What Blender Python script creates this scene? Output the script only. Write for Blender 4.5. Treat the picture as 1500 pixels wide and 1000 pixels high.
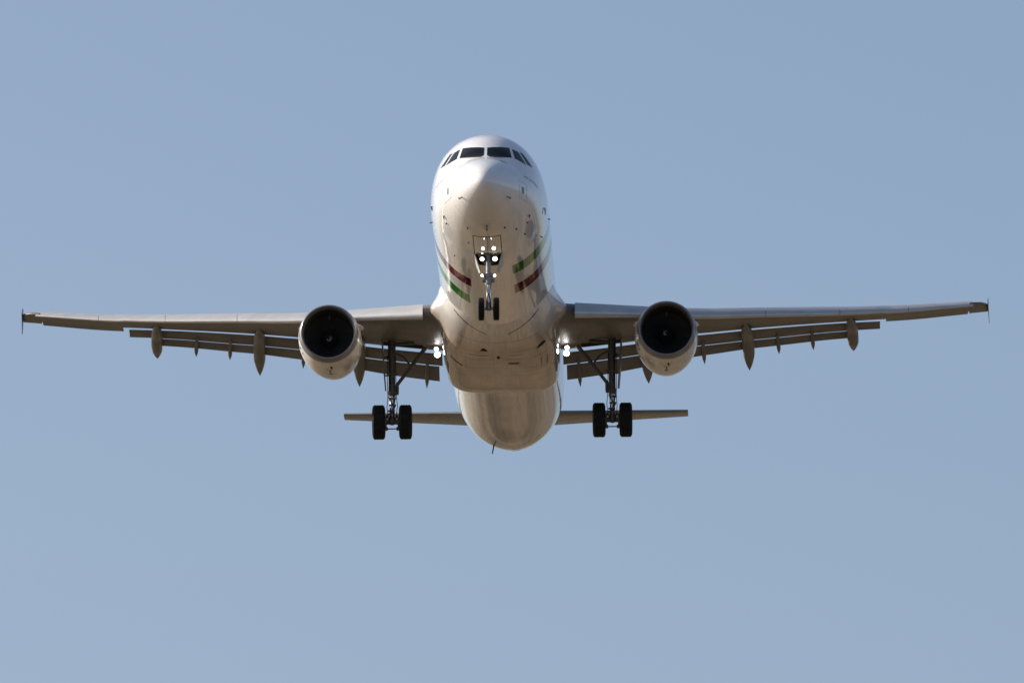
import bpy, bmesh, math, random
from mathutils import Vector, Matrix

R = math.radians
for o in list(bpy.data.objects):
    bpy.data.objects.remove(o)
S = bpy.context.scene
COL = S.collection

# ------------------------------------------------------------------ camera
ELEV = 9.5                     # how far above the horizon the lens points
F_PX = 18150.0                 # focal length in pixels of a 1500 pixel wide frame
cam = bpy.data.cameras.new("Camera")
cam.sensor_width = 36.0
cam.lens = 36.0 * F_PX / 1500.0
cam.clip_start = 1.0
cam.clip_end = 60000.0
camo = bpy.data.objects.new("Camera", cam)
COL.objects.link(camo)
camo.location = (0, 0, 1.7)
camo.rotation_euler = (R(90 + ELEV), 0, 0)
S.camera = camo

# ------------------------------------------------------------------ light
SUN_EL, SUN_AZ = 27.0, -78.0   # azimuth measured clockwise from +Y (away from the camera)
W = bpy.data.worlds.new("World")
S.world = W
W.use_nodes = True
nt = W.node_tree
sky = nt.nodes.new("ShaderNodeTexSky")
sky.sky_type = 'NISHITA'
sky.sun_disc = False
sky.sun_elevation = R(SUN_EL)
sky.sun_rotation = R(SUN_AZ)
sky.altitude = 0
sky.air_density = 0.7
sky.dust_density = 2.5
sky.ozone_density = 1.1
bg = nt.nodes["Background"]
bg.inputs["Strength"].default_value = 0.103
nt.links.new(sky.outputs[0], bg.inputs["Color"])
sun = bpy.data.lights.new("Sun", 'SUN')
sun.energy = 4.2
sun.angle = R(0.5)
sun.color = (1.0, 0.91, 0.80)
suno = bpy.data.objects.new("Sun", sun)
COL.objects.link(suno)
sd = Vector((math.sin(R(SUN_AZ)) * math.cos(R(SUN_EL)), math.cos(R(SUN_AZ)) * math.cos(R(SUN_EL)), math.sin(R(SUN_EL))))
suno.rotation_euler = sd.to_track_quat('Z', 'Y').to_euler()
suno.location = (-60, 300, 200)

S.view_settings.view_transform = 'Standard'
S.view_settings.look = 'None'
S.view_settings.exposure = 0.5
S.view_settings.gamma = 1.0
S.cycles.max_bounces = 8

# ------------------------------------------------------------------ materials
class NT:
    """small helper for procedural node graphs"""
    def __init__(self, name):
        self.m = bpy.data.materials.new(name)
        self.m.use_nodes = True
        self.t = self.m.node_tree
        self.p = self.t.nodes["Principled BSDF"]
    def n(self, kind, **kw):
        nd = self.t.nodes.new(kind)
        for k, v in kw.items():
            setattr(nd, k, v)
        return nd
    def link(self, a, b):
        self.t.links.new(a, b)
    def put(self, sock, v):
        if isinstance(v, (int, float, tuple)):
            sock.default_value = v
        else:
            self.link(v, sock)
    def math(self, op, a, b=0.0, c=None, clamp=False):
        nd = self.n("ShaderNodeMath", operation=op)
        nd.use_clamp = clamp
        self.put(nd.inputs[0], a)
        self.put(nd.inputs[1], b)
        if c is not None:
            self.put(nd.inputs[2], c)
        return nd.outputs[0]
    def mul(self, *a):
        r = a[0]
        for b in a[1:]:
            r = self.math('MULTIPLY', r, b)
        return r
    def xyz(self):
        tc = self.n("ShaderNodeTexCoord")
        sp = self.n("ShaderNodeSeparateXYZ")
        self.link(tc.outputs["Object"], sp.inputs[0])
        self.obj = tc.outputs["Object"]
        return sp.outputs
    def noise(self, scale, detail=4.0, rough=0.55, stretch=None):
        nz = self.n("ShaderNodeTexNoise")
        nz.inputs["Scale"].default_value = scale
        nz.inputs["Detail"].default_value = detail
        nz.inputs["Roughness"].default_value = rough
        tc = self.n("ShaderNodeTexCoord")
        src = tc.outputs["Object"]
        if stretch:
            mp = self.n("ShaderNodeMapping")
            mp.inputs["Scale"].default_value = stretch
            self.link(src, mp.inputs[0])
            src = mp.outputs[0]
        self.link(src, nz.inputs["Vector"])
        return nz.outputs["Fac"]
    def ramp(self, fac, stops):
        r = self.n("ShaderNodeValToRGB")
        cr = r.color_ramp
        while len(cr.elements) < len(stops):
            cr.elements.new(0.5)
        for e, (p, c) in zip(cr.elements, stops):
            e.position = p
            e.color = (c[0], c[1], c[2], 1) if not isinstance(c, (int, float)) else (c, c, c, 1)
        self.link(fac, r.inputs[0])
        return r.outputs[0]
    def mix(self, fac, a, b):
        mx = self.n("ShaderNodeMix", data_type='RGBA')
        self.put(mx.inputs[0], fac)
        self.put(mx.inputs[6], a if not isinstance(a, tuple) else (a[0], a[1], a[2], 1))
        self.put(mx.inputs[7], b if not isinstance(b, tuple) else (b[0], b[1], b[2], 1))
        return mx.outputs[2]
    def band(self, v, lo, hi):
        """1 between lo and hi (either may be a socket)"""
        return self.mul(self.math('GREATER_THAN', v, lo), self.math('LESS_THAN', v, hi))
    def col(self, c):
        self.put(self.p.inputs["Base Color"], c if not isinstance(c, tuple) else (c[0], c[1], c[2], 1))
    def set(self, **kw):
        for k, v in kw.items():
            self.put(self.p.inputs[k.replace("_", " ")], v)

# aircraft coordinates: x to the picture's right, d metres aft of the nose, z up from the fuselage axis.
BASE_D, BASE_Z = 21.98, -4.36   # the Empty sits where the main wheels would touch the ground
def L(x, d, z):
    return (x, d - BASE_D, z - BASE_Z)

def simple(name, color, rough=0.5, metal=0.0, var=0.12, scale=3.0, spec=None, stretch=None):
    a = NT(name)
    f = a.noise(scale, 5, 0.6, stretch)
    lo = tuple(c * (1 - var) for c in color)
    hi = tuple(min(1, c * (1 + var)) for c in color)
    a.col(a.ramp(f, [(0.3, lo), (0.7, hi)]))
    a.set(Roughness=a.ramp(a.noise(scale * 2.3, 3), [(0.3, max(0.02, rough * 0.85)), (0.7, min(1, rough * 1.15))]), Metallic=metal)
    if spec is not None:
        a.set(Specular_IOR_Level=spec)
    return a.m

def fuselage_paint():
    a = NT("white_fuselage_paint")
    x, yl, zl = a.xyz()
    d = a.math('ADD', yl, BASE_D)
    z = a.math('ADD', zl, BASE_Z)
    ax = a.math('ABSOLUTE', x)
    # faint streaks and grime of a used airframe, running aft
    grime = a.noise(1.2, 6, 0.6, (2.2, 0.35, 2.2))
    base = a.ramp(grime, [(0.30, (0.765, 0.765, 0.765)), (0.62, (0.825, 0.83, 0.835))])
    # belly dirt: thin dark run marks along the keel
    keel = a.math('SUBTRACT', 1.0, a.math('MULTIPLY', ax, 0.85), clamp=True)
    low = a.math('LESS_THAN', z, -1.2)
    run = a.ramp(a.noise(4.5, 5, 0.65, (2.4, 0.10, 1.0)), [(0.46, 0.0), (0.68, 1.0)])
    base = a.mix(a.mul(keel, low, run, a.math('GREATER_THAN', d, 7.5), 0.5), base, (0.40, 0.33, 0.27))
    # the belly aft of the wing turns darker and browner, in streaks running aft
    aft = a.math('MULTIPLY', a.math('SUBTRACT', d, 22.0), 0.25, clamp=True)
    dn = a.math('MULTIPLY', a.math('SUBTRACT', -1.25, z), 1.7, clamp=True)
    aft_tone = a.ramp(a.noise(2.0, 6, 0.65, (2.6, 0.12, 1.2)), [(0.30, 0.45), (0.65, 1.0)])
    base = a.mix(a.mul(aft, dn, aft_tone, 0.85), base, (0.235, 0.185, 0.14))
    # skin seams: frames and lap joints
    sm = a.math('LESS_THAN', a.math('ABSOLUTE', a.math('SUBTRACT', a.math('FRACT', a.math('DIVIDE', d, 2.67)), 0.5)), 0.0045)
    ln = a.math('LESS_THAN', a.math('ABSOLUTE', a.math('SUBTRACT', ax, 1.02)), 0.010)
    far = a.math('GREATER_THAN', d, 5.2)
    base = a.mix(a.mul(a.math('MAXIMUM', sm, a.mul(ln, low)), far, 0.32), base, (0.25, 0.23, 0.21))
    # radome joint
    rj = a.math('LESS_THAN', a.math('ABSOLUTE', a.math('SUBTRACT', a.math('ADD', d, a.math('MULTIPLY', z, 0.16)), 1.42)), 0.008)
    base = a.mix(a.mul(rj, 0.35), base, (0.35, 0.33, 0.31))
    # cabin windows
    ph = a.math('ABSOLUTE', a.math('SUBTRACT', a.math('FRACT', a.math('DIVIDE', d, 0.533)), 0.5))
    win = a.mul(a.math('LESS_THAN', ph, 0.21), a.band(z, 0.33, 0.66), a.band(d, 6.6, 36.5))
    base = a.mix(win, base, (0.03, 0.035, 0.045))
    # red and green belly stripes, mirrored order left and right
    ls = a.math('LESS_THAN', x, 0.0)
    rs = a.math('GREATER_THAN', x, 0.0)
    lowz = a.math('LESS_THAN', z, 1.2)
    outL = a.mul(ls, a.math('GREATER_THAN', ax, STR['lx']), lowz)
    outR = a.mul(rs, a.math('GREATER_THAN', ax, STR['rx']), lowz)
    dl = a.math('ADD', d, a.math('MULTIPLY', a.math('ADD', z, 1.9), STR['lk']))
    dr = a.math('ADD', d, a.math('MULTIPLY', a.math('ADD', z, 1.9), STR['rk']))
    red = a.math('MAXIMUM', a.mul(outL, a.band(dl, *STR['lred'])), a.mul(outR, a.band(dr, *STR['rred'])))
    outG = a.mul(ls, a.math('GREATER_THAN', ax, STR['gx']), lowz)
    grn = a.math('MAXIMUM', a.mul(outG, a.band(dl, *STR['lgrn'])), a.mul(outR, a.band(dr, *STR['rgrn'])))
    patch = a.noise(2.6, 3, 0.5)
    base = a.mix(red, base, a.ramp(patch, [(0.4, (0.105, 0.001, 0.013)), (0.6, (0.165, 0.002, 0.022))]))
    base = a.mix(grn, base, a.ramp(patch, [(0.4, (0.012, 0.13, 0.010)), (0.6, (0.025, 0.22, 0.018))]))
    # swept seam where the belly fairing begins
    sv = a.math('ABSOLUTE', a.math('SUBTRACT', a.math('ADD', d, a.math('MULTIPLY', ax, 0.95)), 16.25))
    vs_ = a.mul(a.math('LESS_THAN', sv, 0.055), a.band(ax, 0.36, 1.45), a.math('LESS_THAN', z, -1.2))
    base = a.mix(a.mul(vs_, 0.9), base, (0.035, 0.028, 0.022))
    a.col(base)
    a.set(Roughness=a.ramp(grime, [(0.3, 0.10), (0.65, 0.055)]), Coat_Roughness=0.02)
    bandm = a.math('SUBTRACT', 1.0, a.math('MAXIMUM', red, grn))
    a.set(Coat_Weight=a.math('MULTIPLY_ADD', bandm, 0.35, 0.25), Specular_IOR_Level=a.math('MULTIPLY_ADD', bandm, 0.2, 0.3))
    bp = a.n("ShaderNodeBump")
    bp.inputs["Strength"].default_value = 0.35
    bp.inputs["Distance"].default_value = 0.010
    a.link(a.noise(0.9, 1, 0.5), bp.inputs["Height"])
    a.link(bp.outputs[0], a.p.inputs["Normal"])
    a.link(bp.outputs[0], a.p.inputs["Coat Normal"])
    return a.m

def fairing_paint():
    a = NT("grimy_white_fairing_paint")
    x, yl, zl = a.xyz()
    d = a.math('ADD', yl, BASE_D)
    z = a.math('ADD', zl, BASE_Z)
    ax = a.math('ABSOLUTE', x)
    grime = a.noise(1.5, 6, 0.65, (1.6, 0.5, 1.6))
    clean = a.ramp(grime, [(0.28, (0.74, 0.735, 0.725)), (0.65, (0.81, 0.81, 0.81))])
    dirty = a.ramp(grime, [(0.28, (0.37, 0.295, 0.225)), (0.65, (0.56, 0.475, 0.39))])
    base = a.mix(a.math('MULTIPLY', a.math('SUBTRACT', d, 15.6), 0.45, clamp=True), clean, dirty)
    low = a.math('LESS_THAN', z, -1.9)
    run = a.ramp(a.noise(3.2, 6, 0.7, (2.6, 0.16, 1.0)), [(0.42, 0.0), (0.70, 1.0)])
    base = a.mix(a.mul(low, run, 0.5), base, (0.30, 0.22, 0.16))
    st = a.ramp(a.noise(1.1, 4, 0.6), [(0.52, 0.0), (0.66, 1.0)])
    base = a.mix(a.mul(low, st, a.math('GREATER_THAN', d, 16.6), 0.5), base, (0.52, 0.33, 0.21))
    # panel seams on the flat belly
    for (dd, x0, x1) in ((16.75, 0.0, 1.75), (17.9, 0.5, 1.3), (18.75, 0.2, 1.8), (19.9, 0.0, 1.25), (20.9, 0.3, 1.7), (22.4, 0.0, 1.5)):
        s_ = a.mul(a.math('LESS_THAN', a.math('ABSOLUTE', a.math('SUBTRACT', d, dd)), 0.045), a.band(ax, x0, x1), low)
        base = a.mix(a.mul(s_, 0.42), base, (0.12, 0.09, 0.07))
    for (xx, d0, d1) in ((-0.95, 16.75, 17.9), (-0.22, 17.7, 22.8), (0.38, 17.6, 20.6), (-1.18, 18.75, 20.9), (1.25, 18.75, 20.9), (0.62, 20.9, 22.4), (-0.75, 20.9, 22.4)):
        s_ = a.mul(a.math('LESS_THAN', a.math('ABSOLUTE', a.math('SUBTRACT', x, xx)), 0.012), a.band(d, d0, d1), low)
        base = a.mix(a.mul(s_, 0.42), base, (0.12, 0.09, 0.07))
    # swept seam where the belly fairing begins
    sv = a.math('ABSOLUTE', a.math('SUBTRACT', a.math('ADD', d, a.math('MULTIPLY', ax, 0.95)), 16.25))
    vs_ = a.mul(a.math('LESS_THAN', sv, 0.055), a.band(ax, 0.36, 1.45), a.math('LESS_THAN', z, -1.2))
    base = a.mix(a.mul(vs_, 0.9), base, (0.035, 0.028, 0.022))
    a.col(base)
    a.set(Roughness=a.ramp(grime, [(0.3, 0.15), (0.65, 0.07)]), Coat_Weight=0.3, Coat_Roughness=0.05)
    bp = a.n("ShaderNodeBump")
    bp.inputs["Strength"].default_value = 0.35
    bp.inputs["Distance"].default_value = 0.02
    a.link(a.noise(1.6, 2, 0.5), bp.inputs["Height"])
    a.link(bp.outputs[0], a.p.inputs["Normal"])
    a.link(bp.outputs[0], a.p.inputs["Coat Normal"])
    return a.m

def wing_paint():
    a = NT("grey_wing_paint")
    x, yl, zl = a.xyz()
    ax = a.math('ABSOLUTE', x)
    f = a.noise(1.1, 6, 0.65, (0.5, 1.8, 1.0))
    base = a.ramp(f, [(0.3, (0.125, 0.12, 0.115)), (0.68, (0.19, 0.185, 0.18))])
    seam = a.math('LESS_THAN', a.math('ABSOLUTE', a.math('SUBTRACT', a.math('FRACT', a.math('DIVIDE', ax, 0.74)), 0.5)), 0.014)
    base = a.mix(a.mul(seam, 0.3), base, (0.10, 0.09, 0.08))
    run = a.ramp(a.noise(3.0, 5, 0.65, (2.0, 0.25, 1.0)), [(0.5, 0.0), (0.72, 1.0)])
    base = a.mix(a.mul(run, 0.45), base, (0.085, 0.075, 0.065))
    a.col(base)
    a.set(Roughness=0.42)
    bp = a.n("ShaderNodeBump")
    bp.inputs["Strength"].default_value = 0.35
    bp.inputs["Distance"].default_value = 0.03
    a.link(a.noise(1.6, 2, 0.5), bp.inputs["Height"])
    a.link(bp.outputs[0], a.p.inputs["Normal"])
    a.link(bp.outputs[0], a.p.inputs["Coat Normal"])
    return a.m

def slat_metal():
    a = NT("bare_slat_metal")
    f = a.noise(2.0, 5, 0.6, (0.4, 2.0, 2.0))
    a.col(a.ramp(f, [(0.3, (0.50, 0.50, 0.50)), (0.7, (0.60, 0.60, 0.60))]))
    a.set(Roughness=0.30, Metallic=0.35)
    return a.m

def nacelle_paint():
    a = NT("white_nacelle_paint")
    x, yl, zl = a.xyz()
    f = a.noise(1.6, 6, 0.65, (1.6, 0.5, 1.6))
    base = a.ramp(f, [(0.3, (0.60, 0.57, 0.53)), (0.65, (0.76, 0.75, 0.735))])
    run = a.ramp(a.noise(3.6, 6, 0.7, (2.2, 0.25, 2.2)), [(0.50, 0.0), (0.70, 1.0)])
    base = a.mix(a.mul(run, 0.4), base, (0.36, 0.26, 0.19))
    a.col(base)
    a.set(Roughness=0.2, Coat_Weight=0.3, Coat_Roughness=0.07)
    bp = a.n("ShaderNodeBump")
    bp.inputs["Strength"].default_value = 0.35
    bp.inputs["Distance"].default_value = 0.03
    a.link(a.noise(2.0, 2, 0.5), bp.inputs["Height"])
    a.link(bp.outputs[0], a.p.inputs["Normal"])
    a.link(bp.outputs[0], a.p.inputs["Coat Normal"])
    return a.m

def lip_metal():
    a = NT("intake_lip_metal")
    f = a.noise(3.0, 5, 0.6)
    a.col(a.ramp(f, [(0.3, (0.21, 0.212, 0.222)), (0.7, (0.26, 0.264, 0.275))]))
    a.set(Roughness=0.28, Metallic=0.4)
    return a.m

def glass():
    a = NT("dark_windscreen_glass")
    f = a.noise(2.0, 2)
    a.col(a.ramp(f, [(0.3, (0.010, 0.013, 0.016)), (0.7, (0.016, 0.020, 0.024))]))
    a.set(Roughness=0.04, Specular_IOR_Level=0.2)
    return a.m

def lamp(name, color, strength):
    a = NT(name)
    x = a.xyz()
    a.col((0.9, 0.9, 0.9))
    a.set(Emission_Color=(color[0], color[1], color[2], 1), Emission_Strength=strength, Roughness=0.1)
    return a.m

def ground_mat():
    a = NT("dry_grass_ground")
    f = a.noise(0.012, 6, 0.6)
    g = a.noise(0.5, 6, 0.7)
    h = a.math('ADD', a.math('MULTIPLY', f, 0.7), a.math('MULTIPLY', g, 0.3))
    a.col(a.ramp(h, [(0.36, (0.055, 0.047, 0.032)), (0.46, (0.108, 0.087, 0.058)), (0.52, (0.158, 0.122, 0.080)), (0.62, (0.235, 0.172, 0.108))]))
    a.set(Roughness=0.95, Specular_IOR_Level=0.1)
    bp = a.n("ShaderNodeBump")
    bp.inputs["Strength"].default_value = 0.5
    a.link(a.noise(3.0, 6, 0.7), bp.inputs["Height"])
    a.link(bp.outputs[0], a.p.inputs["Normal"])
    return a.m

# stripe layout: lateral start, slope, and extent along the fuselage
STR = dict(lx=0.70, gx=0.80, rx=0.74, lk=0.25, rk=-0.30, lred=(8.7, 9.8), lgrn=(11.2, 12.35), rgrn=(7.0, 8.2), rred=(9.7, 10.9))

M = dict(
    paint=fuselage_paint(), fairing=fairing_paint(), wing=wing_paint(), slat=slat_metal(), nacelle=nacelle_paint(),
    lip=lip_metal(), glass=glass(),
    flap=simple("grey_flap_paint", (0.175, 0.17, 0.165), 0.45, 0, 0.2, 1.4, stretch=(0.5, 2, 2)),
    canoe=simple("grey_flap_fairing_paint", (0.185, 0.18, 0.172), 0.42, 0, 0.15, 2.0, stretch=(2, 0.5, 1)),
    tailgrey=simple("grey_tailplane_paint", (0.17, 0.165, 0.155), 0.25, 0, 0.15, 1.3),
    rubber=simple("tyre_rubber", (0.017, 0.017, 0.018), 0.85, 0, 0.25, 6, spec=0.15),
    rim=simple("wheel_rim_alloy", (0.30, 0.30, 0.30), 0.45, 0.5, 0.15, 6),
    gear=simple("grey_gear_paint", (0.095, 0.093, 0.09), 0.45, 0.1, 0.3, 5),
    gearm=simple("silver_gear_paint", (0.27, 0.27, 0.275), 0.3, 0.4, 0.25, 6),
    gearw=simple("pale_gear_paint", (0.55, 0.55, 0.55), 0.35, 0.1, 0.2, 6),
    chrome=simple("chromed_piston", (0.60, 0.61, 0.63), 0.16, 1.0, 0.05, 5),
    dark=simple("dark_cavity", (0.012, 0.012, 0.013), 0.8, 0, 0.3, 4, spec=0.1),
    seam=simple("dark_seam_sealant", (0.06, 0.05, 0.045), 0.7, 0, 0.2, 6),
    probe=simple("dark_probe_metal", (0.06, 0.055, 0.05), 0.4, 0.4, 0.2, 8),
    liner=simple("intake_liner", (0.045, 0.045, 0.05), 0.6, 0.0, 0.15, 6),
    blade=simple("titanium_fan_blade", (0.09, 0.092, 0.10), 0.4, 0.4, 0.15, 4),
    spinner=simple("black_spinner", (0.018, 0.018, 0.02), 0.45, 0, 0.15, 5),
    whitemark=simple("white_spiral_paint", (0.38, 0.38, 0.39), 0.5, 0, 0.05, 5),
    greytext=simple("pale_grey_lettering", (0.42, 0.43, 0.45), 0.3, 0, 0.05, 5),
    bellymark=simple("brown_belly_mark", (0.13, 0.10, 0.075), 0.6, 0, 0.2, 6),
    strip=simple("pale_edge_glint", (0.86, 0.74, 0.64), 0.25, 0, 0.1, 9),  # reflection on the fairing's panel edges, put into the colour
    greydark=simple("grey_port_metal", (0.22, 0.22, 0.23), 0.4, 0.2, 0.1, 8),
    hot=simple("exhaust_metal", (0.22, 0.19, 0.16), 0.4, 0.8, 0.2, 4),
    lampw=lamp("lit_landing_lamp", (1.0, 0.97, 0.92), 8.0),
    lampn=lamp("lit_taxi_lamp", (1.0, 0.90, 0.74), 4.5),
    ground=ground_mat(),
)

# ------------------------------------------------------------------ mesh helpers
class MB:
    def __init__(self):
        self.v, self.f, self.mi = [], [], []
    def add(self, verts, faces, mi=0):
        o = len(self.v)
        self.v += [tuple(p) for p in verts]
        self.f += [tuple(i + o for i in f) for f in faces]
        self.mi += [mi] * len(faces)
    def loft(self, secs, closed=True, caps=True, mi=0):
        n = len(secs[0])
        vs = [p for s in secs for p in s]
        fs = []
        for i in range(len(secs) - 1):
            for j in range(n if closed else n - 1):
                k = (j + 1) % n
                fs.append((i * n + j, i * n + k, (i + 1) * n + k, (i + 1) * n + j))
        if caps and closed:
            fs.append(tuple(reversed(range(n))))
            fs.append(tuple((len(secs) - 1) * n + j for j in range(n)))
        self.add(vs, fs, mi)
    def tube(self, pts, radii, n=14, mi=0, caps=True):
        pts = [Vector(p) for p in pts]
        if isinstance(radii, (int, float)):
            radii = [radii] * len(pts)
        secs = []
        for i, p in enumerate(pts):
            t = (pts[min(i + 1, len(pts) - 1)] - pts[max(i - 1, 0)])
            if t.length < 1e-9:
                t = pts[-1] - pts[0]
            t.normalize()
            a = Vector((1, 0, 0)) if abs(t.x) < 0.8 else Vector((0, 1, 0))
            u = t.cross(a).normalized()
            w = t.cross(u)
            secs.append([p + radii[i] * (math.cos(q) * u + math.sin(q) * w) for q in [2 * math.pi * k / n for k in range(n)]])
        self.loft(secs, mi=mi, caps=caps)
    def rod(self, p, q, r, n=12, mi=0):
        self.tube([p, q], r, n, mi)
    def lathe(self, c, prof, n=48, axis='y', mi=0, tilt=None):
        """prof = [(along, radius)], open surface of revolution about an axis through c"""
        secs = []
        for (s, r) in prof:
            ring = []
            for k in range(n):
                q = 2 * math.pi * k / n
                if axis == 'y':
                    p = Vector((r * math.sin(q), s, r * math.cos(q)))
                elif axis == 'x':
                    p = Vector((s, r * math.cos(q), r * math.sin(q)))
                else:
                    p = Vector((r * math.cos(q), r * math.sin(q), s))
                if tilt is not None:
                    p = tilt @ p
                ring.append(p + Vector(c))
            secs.append(ring)
        self.loft(secs, mi=mi, caps=False)
    def box(self, c, size, rot=None, mi=0):
        hx, hy, hz = [s / 2 for s in size]
        vs = [Vector((sx * hx, sy * hy, sz * hz)) for sx in (-1, 1) for sy in (-1, 1) for sz in (-1, 1)]
        if rot is not None:
            vs = [rot @ v for v in vs]
        vs = [v + Vector(c) for v in vs]
        self.add(vs, [(0, 1, 3, 2), (4, 6, 7, 5), (0, 4, 5, 1), (2, 3, 7, 6), (0, 2, 6, 4), (1, 5, 7, 3)], mi)
    def slab(self, poly, t, mi=0):
        """poly: planar 3D polygon, thickened by vector t (both ways)"""
        t = Vector(t)
        n = len(poly)
        a = [Vector(p) - t for p in poly]
        b = [Vector(p) + t for p in poly]
        fs = [tuple(range(n)), tuple(reversed(range(n, 2 * n)))]
        fs += [(i, i + n, (i + 1) % n + n, (i + 1) % n) for i in range(n)]
        self.add(a + b, fs, mi)
    def build(self, name, mats, parent, angle=35, smooth=True, bevel=0.0):
        me = bpy.data.meshes.new(name)
        me.from_pydata([tuple(p) for p in self.v], [], self.f)
        if not isinstance(mats, (list, tuple)):
            mats = [mats]
        for m in mats:
            me.materials.append(m)
        for p, i in zip(me.polygons, self.mi):
            p.material_index = i
        bm = bmesh.new()
        bm.from_mesh(me)
        bmesh.ops.remove_doubles(bm, verts=bm.verts, dist=1e-5)
        bmesh.ops.recalc_face_normals(bm, faces=bm.faces)
        bm.to_mesh(me)
        bm.free()
        if smooth:
            me.polygons.foreach_set("use_smooth", [True] * len(me.polygons))
            me.set_sharp_from_angle(angle=R(angle))
        me.update()
        o = bpy.data.objects.new(name, me)
        COL.objects.link(o)
        if parent is not None:
            o.parent = parent
        if bevel:
            bv = o.modifiers.new("bevel", 'BEVEL')
            bv.width = bevel
            bv.segments = 2
            bv.limit_method = 'ANGLE'
        return o

def lerp(a, b, t):
    return a + (b - a) * t

class Curve:
    """monotone cubic interpolation through (x, y) points"""
    def __init__(self, pts):
        self.x = [p[0] for p in pts]
        self.y = [p[1] for p in pts]
        n = len(pts)
        h = [self.x[i + 1] - self.x[i] for i in range(n - 1)]
        dl = [(self.y[i + 1] - self.y[i]) / h[i] for i in range(n - 1)]
        m = [0.0] * n
        for i in range(1, n - 1):
            if dl[i - 1] * dl[i] > 0:
                w1, w2 = 2 * h[i] + h[i - 1], h[i] + 2 * h[i - 1]
                m[i] = (w1 + w2) / (w1 / dl[i - 1] + w2 / dl[i])
        m[0], m[-1] = dl[0], dl[-1]
        self.m = m
    def __call__(self, q):
        x, y, m = self.x, self.y, self.m
        if q <= x[0]:
            return y[0]
        if q >= x[-1]:
            return y[-1]
        i = 0
        while x[i + 1] < q:
            i += 1
        h = x[i + 1] - x[i]
        t = (q - x[i]) / h
        return (y[i] * (1 + 2 * t) * (1 - t) ** 2 + m[i] * h * t * (1 - t) ** 2 +
                y[i + 1] * t * t * (3 - 2 * t) + m[i + 1] * h * t * t * (t - 1))

# ------------------------------------------------------------------ fuselage form (vs square root of d, so the nose is round)
#        d     top     bottom  half-width  z of greatest width
FUS = [(0.0, -0.72, -0.72, 0.00, -0.72),
       (0.06, -0.53, -0.90, 0.195, -0.72),
       (0.25, -0.30, -1.10, 0.43, -0.71),
       (0.6, -0.05, -1.31, 0.71, -0.68),
       (1.0, 0.17, -1.48, 0.95, -0.62),
       (1.5, 0.40, -1.64, 1.18, -0.54),
       (1.85, 0.56, -1.73, 1.315, -0.48),
       (2.3, 0.98, -1.81, 1.46, -0.40),
       (2.7, 1.28, -1.865, 1.565, -0.34),
       (3.3, 1.61, -1.935, 1.685, -0.25),
       (4.0, 1.84, -1.99, 1.79, -0.16),
       (5.0, 2.00, -2.04, 1.89, -0.07),
       (6.2, 2.06, -2.065, 1.955, -0.02),
       (7.5, 2.07, -2.07, 1.975, 0.0),
       (30.5, 2.07, -2.07, 1.975, 0.0),
       (32.0, 2.07, -2.055, 1.965, 0.02),
       (33.5, 2.07, -2.0, 1.915, 0.05),
       (35.0, 2.06, -1.80, 1.80, 0.16),
       (37.0, 2.02, -1.34, 1.56, 0.34),
       (39.5, 1.90, -0.62, 1.17, 0.58),
       (42.0, 1.72, 0.10, 0.72, 0.85),
       (43.8, 1.55, 0.66, 0.36, 1.08),
       (44.5, 1.42, 0.98, 0.18, 1.18)]
_q = lambda d: math.sqrt(max(d, 0.0))
F_TOP = Curve([(_q(r[0]), r[1]) for r in FUS])
F_BOT = Curve([(_q(r[0]), r[2]) for r in FUS])
F_WID = Curve([(_q(r[0]), r[3]) for r in FUS])
F_MID = Curve([(_q(r[0]), r[4]) for r in FUS])
F_EXP = Curve([(0.0, 2.0), (1.1, 2.0), (1.35, 1.86), (1.6, 1.86), (1.85, 2.06), (2.15, 2.12), (2.7, 2.0), (7.0, 2.0)])   # cockpit roof is a little ridged
def fus(d):
    q = _q(d)
    return F_TOP(q), F_BOT(q), F_WID(q), F_MID(q)
def fus_pt(d, a, off=0.0):
    """a = angle from the crown, clockwise seen from the front"""
    zt, zb, w, zc = fus(d)
    sa, ca = math.sin(a), math.cos(a)
    if ca > 0:
        e = F_EXP(_q(d))
        x, z = w * math.copysign(abs(sa) ** (2 / e), sa), zc + (zt - zc) * ca ** (2 / e)
    else:
        x, z = w * sa, zc + (zc - zb) * ca
    p = Vector((x, d, z))
    return p + fus_n(p) * off if off else p
def fus_F(p):
    zt, zb, w, zc = fus(p[1])
    h = (zt - zc) if p[2] > zc else (zc - zb)
    e = F_EXP(_q(p[1])) if p[2] > zc else 2.0
    return (abs(p[0]) / max(w, 1e-4)) ** e + (abs(p[2] - zc) / max(h, 1e-4)) ** e - 1
def fus_n(p):
    e = 0.01
    g = Vector([fus_F(p + Vector(q)) - fus_F(p - Vector(q)) for q in ((e, 0, 0), (0, e, 0), (0, 0, e))])
    return g.normalized()
def fus_from_front(x, z, off=0.0):
    """the point of the nose skin seen dead ahead at (x, z)"""
    lo, hi = 0.001, 7.4
    for _ in range(50):
        m = (lo + hi) / 2
        if fus_F((x, m, z)) > 0:
            lo = m
        else:
            hi = m
    p = Vector((x, hi, z))
    return p + fus_n(p) * off
def fus_below(x, d, off=0.0):
    zt, zb, w, zc = fus(d)
    z = zc - (zc - zb) * math.sqrt(max(0, 1 - (x / w) ** 2))
    p = Vector((x, d, z))
    return p + fus_n(p) * off
def Lp(p):
    return L(p[0], p[1], p[2])
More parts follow.
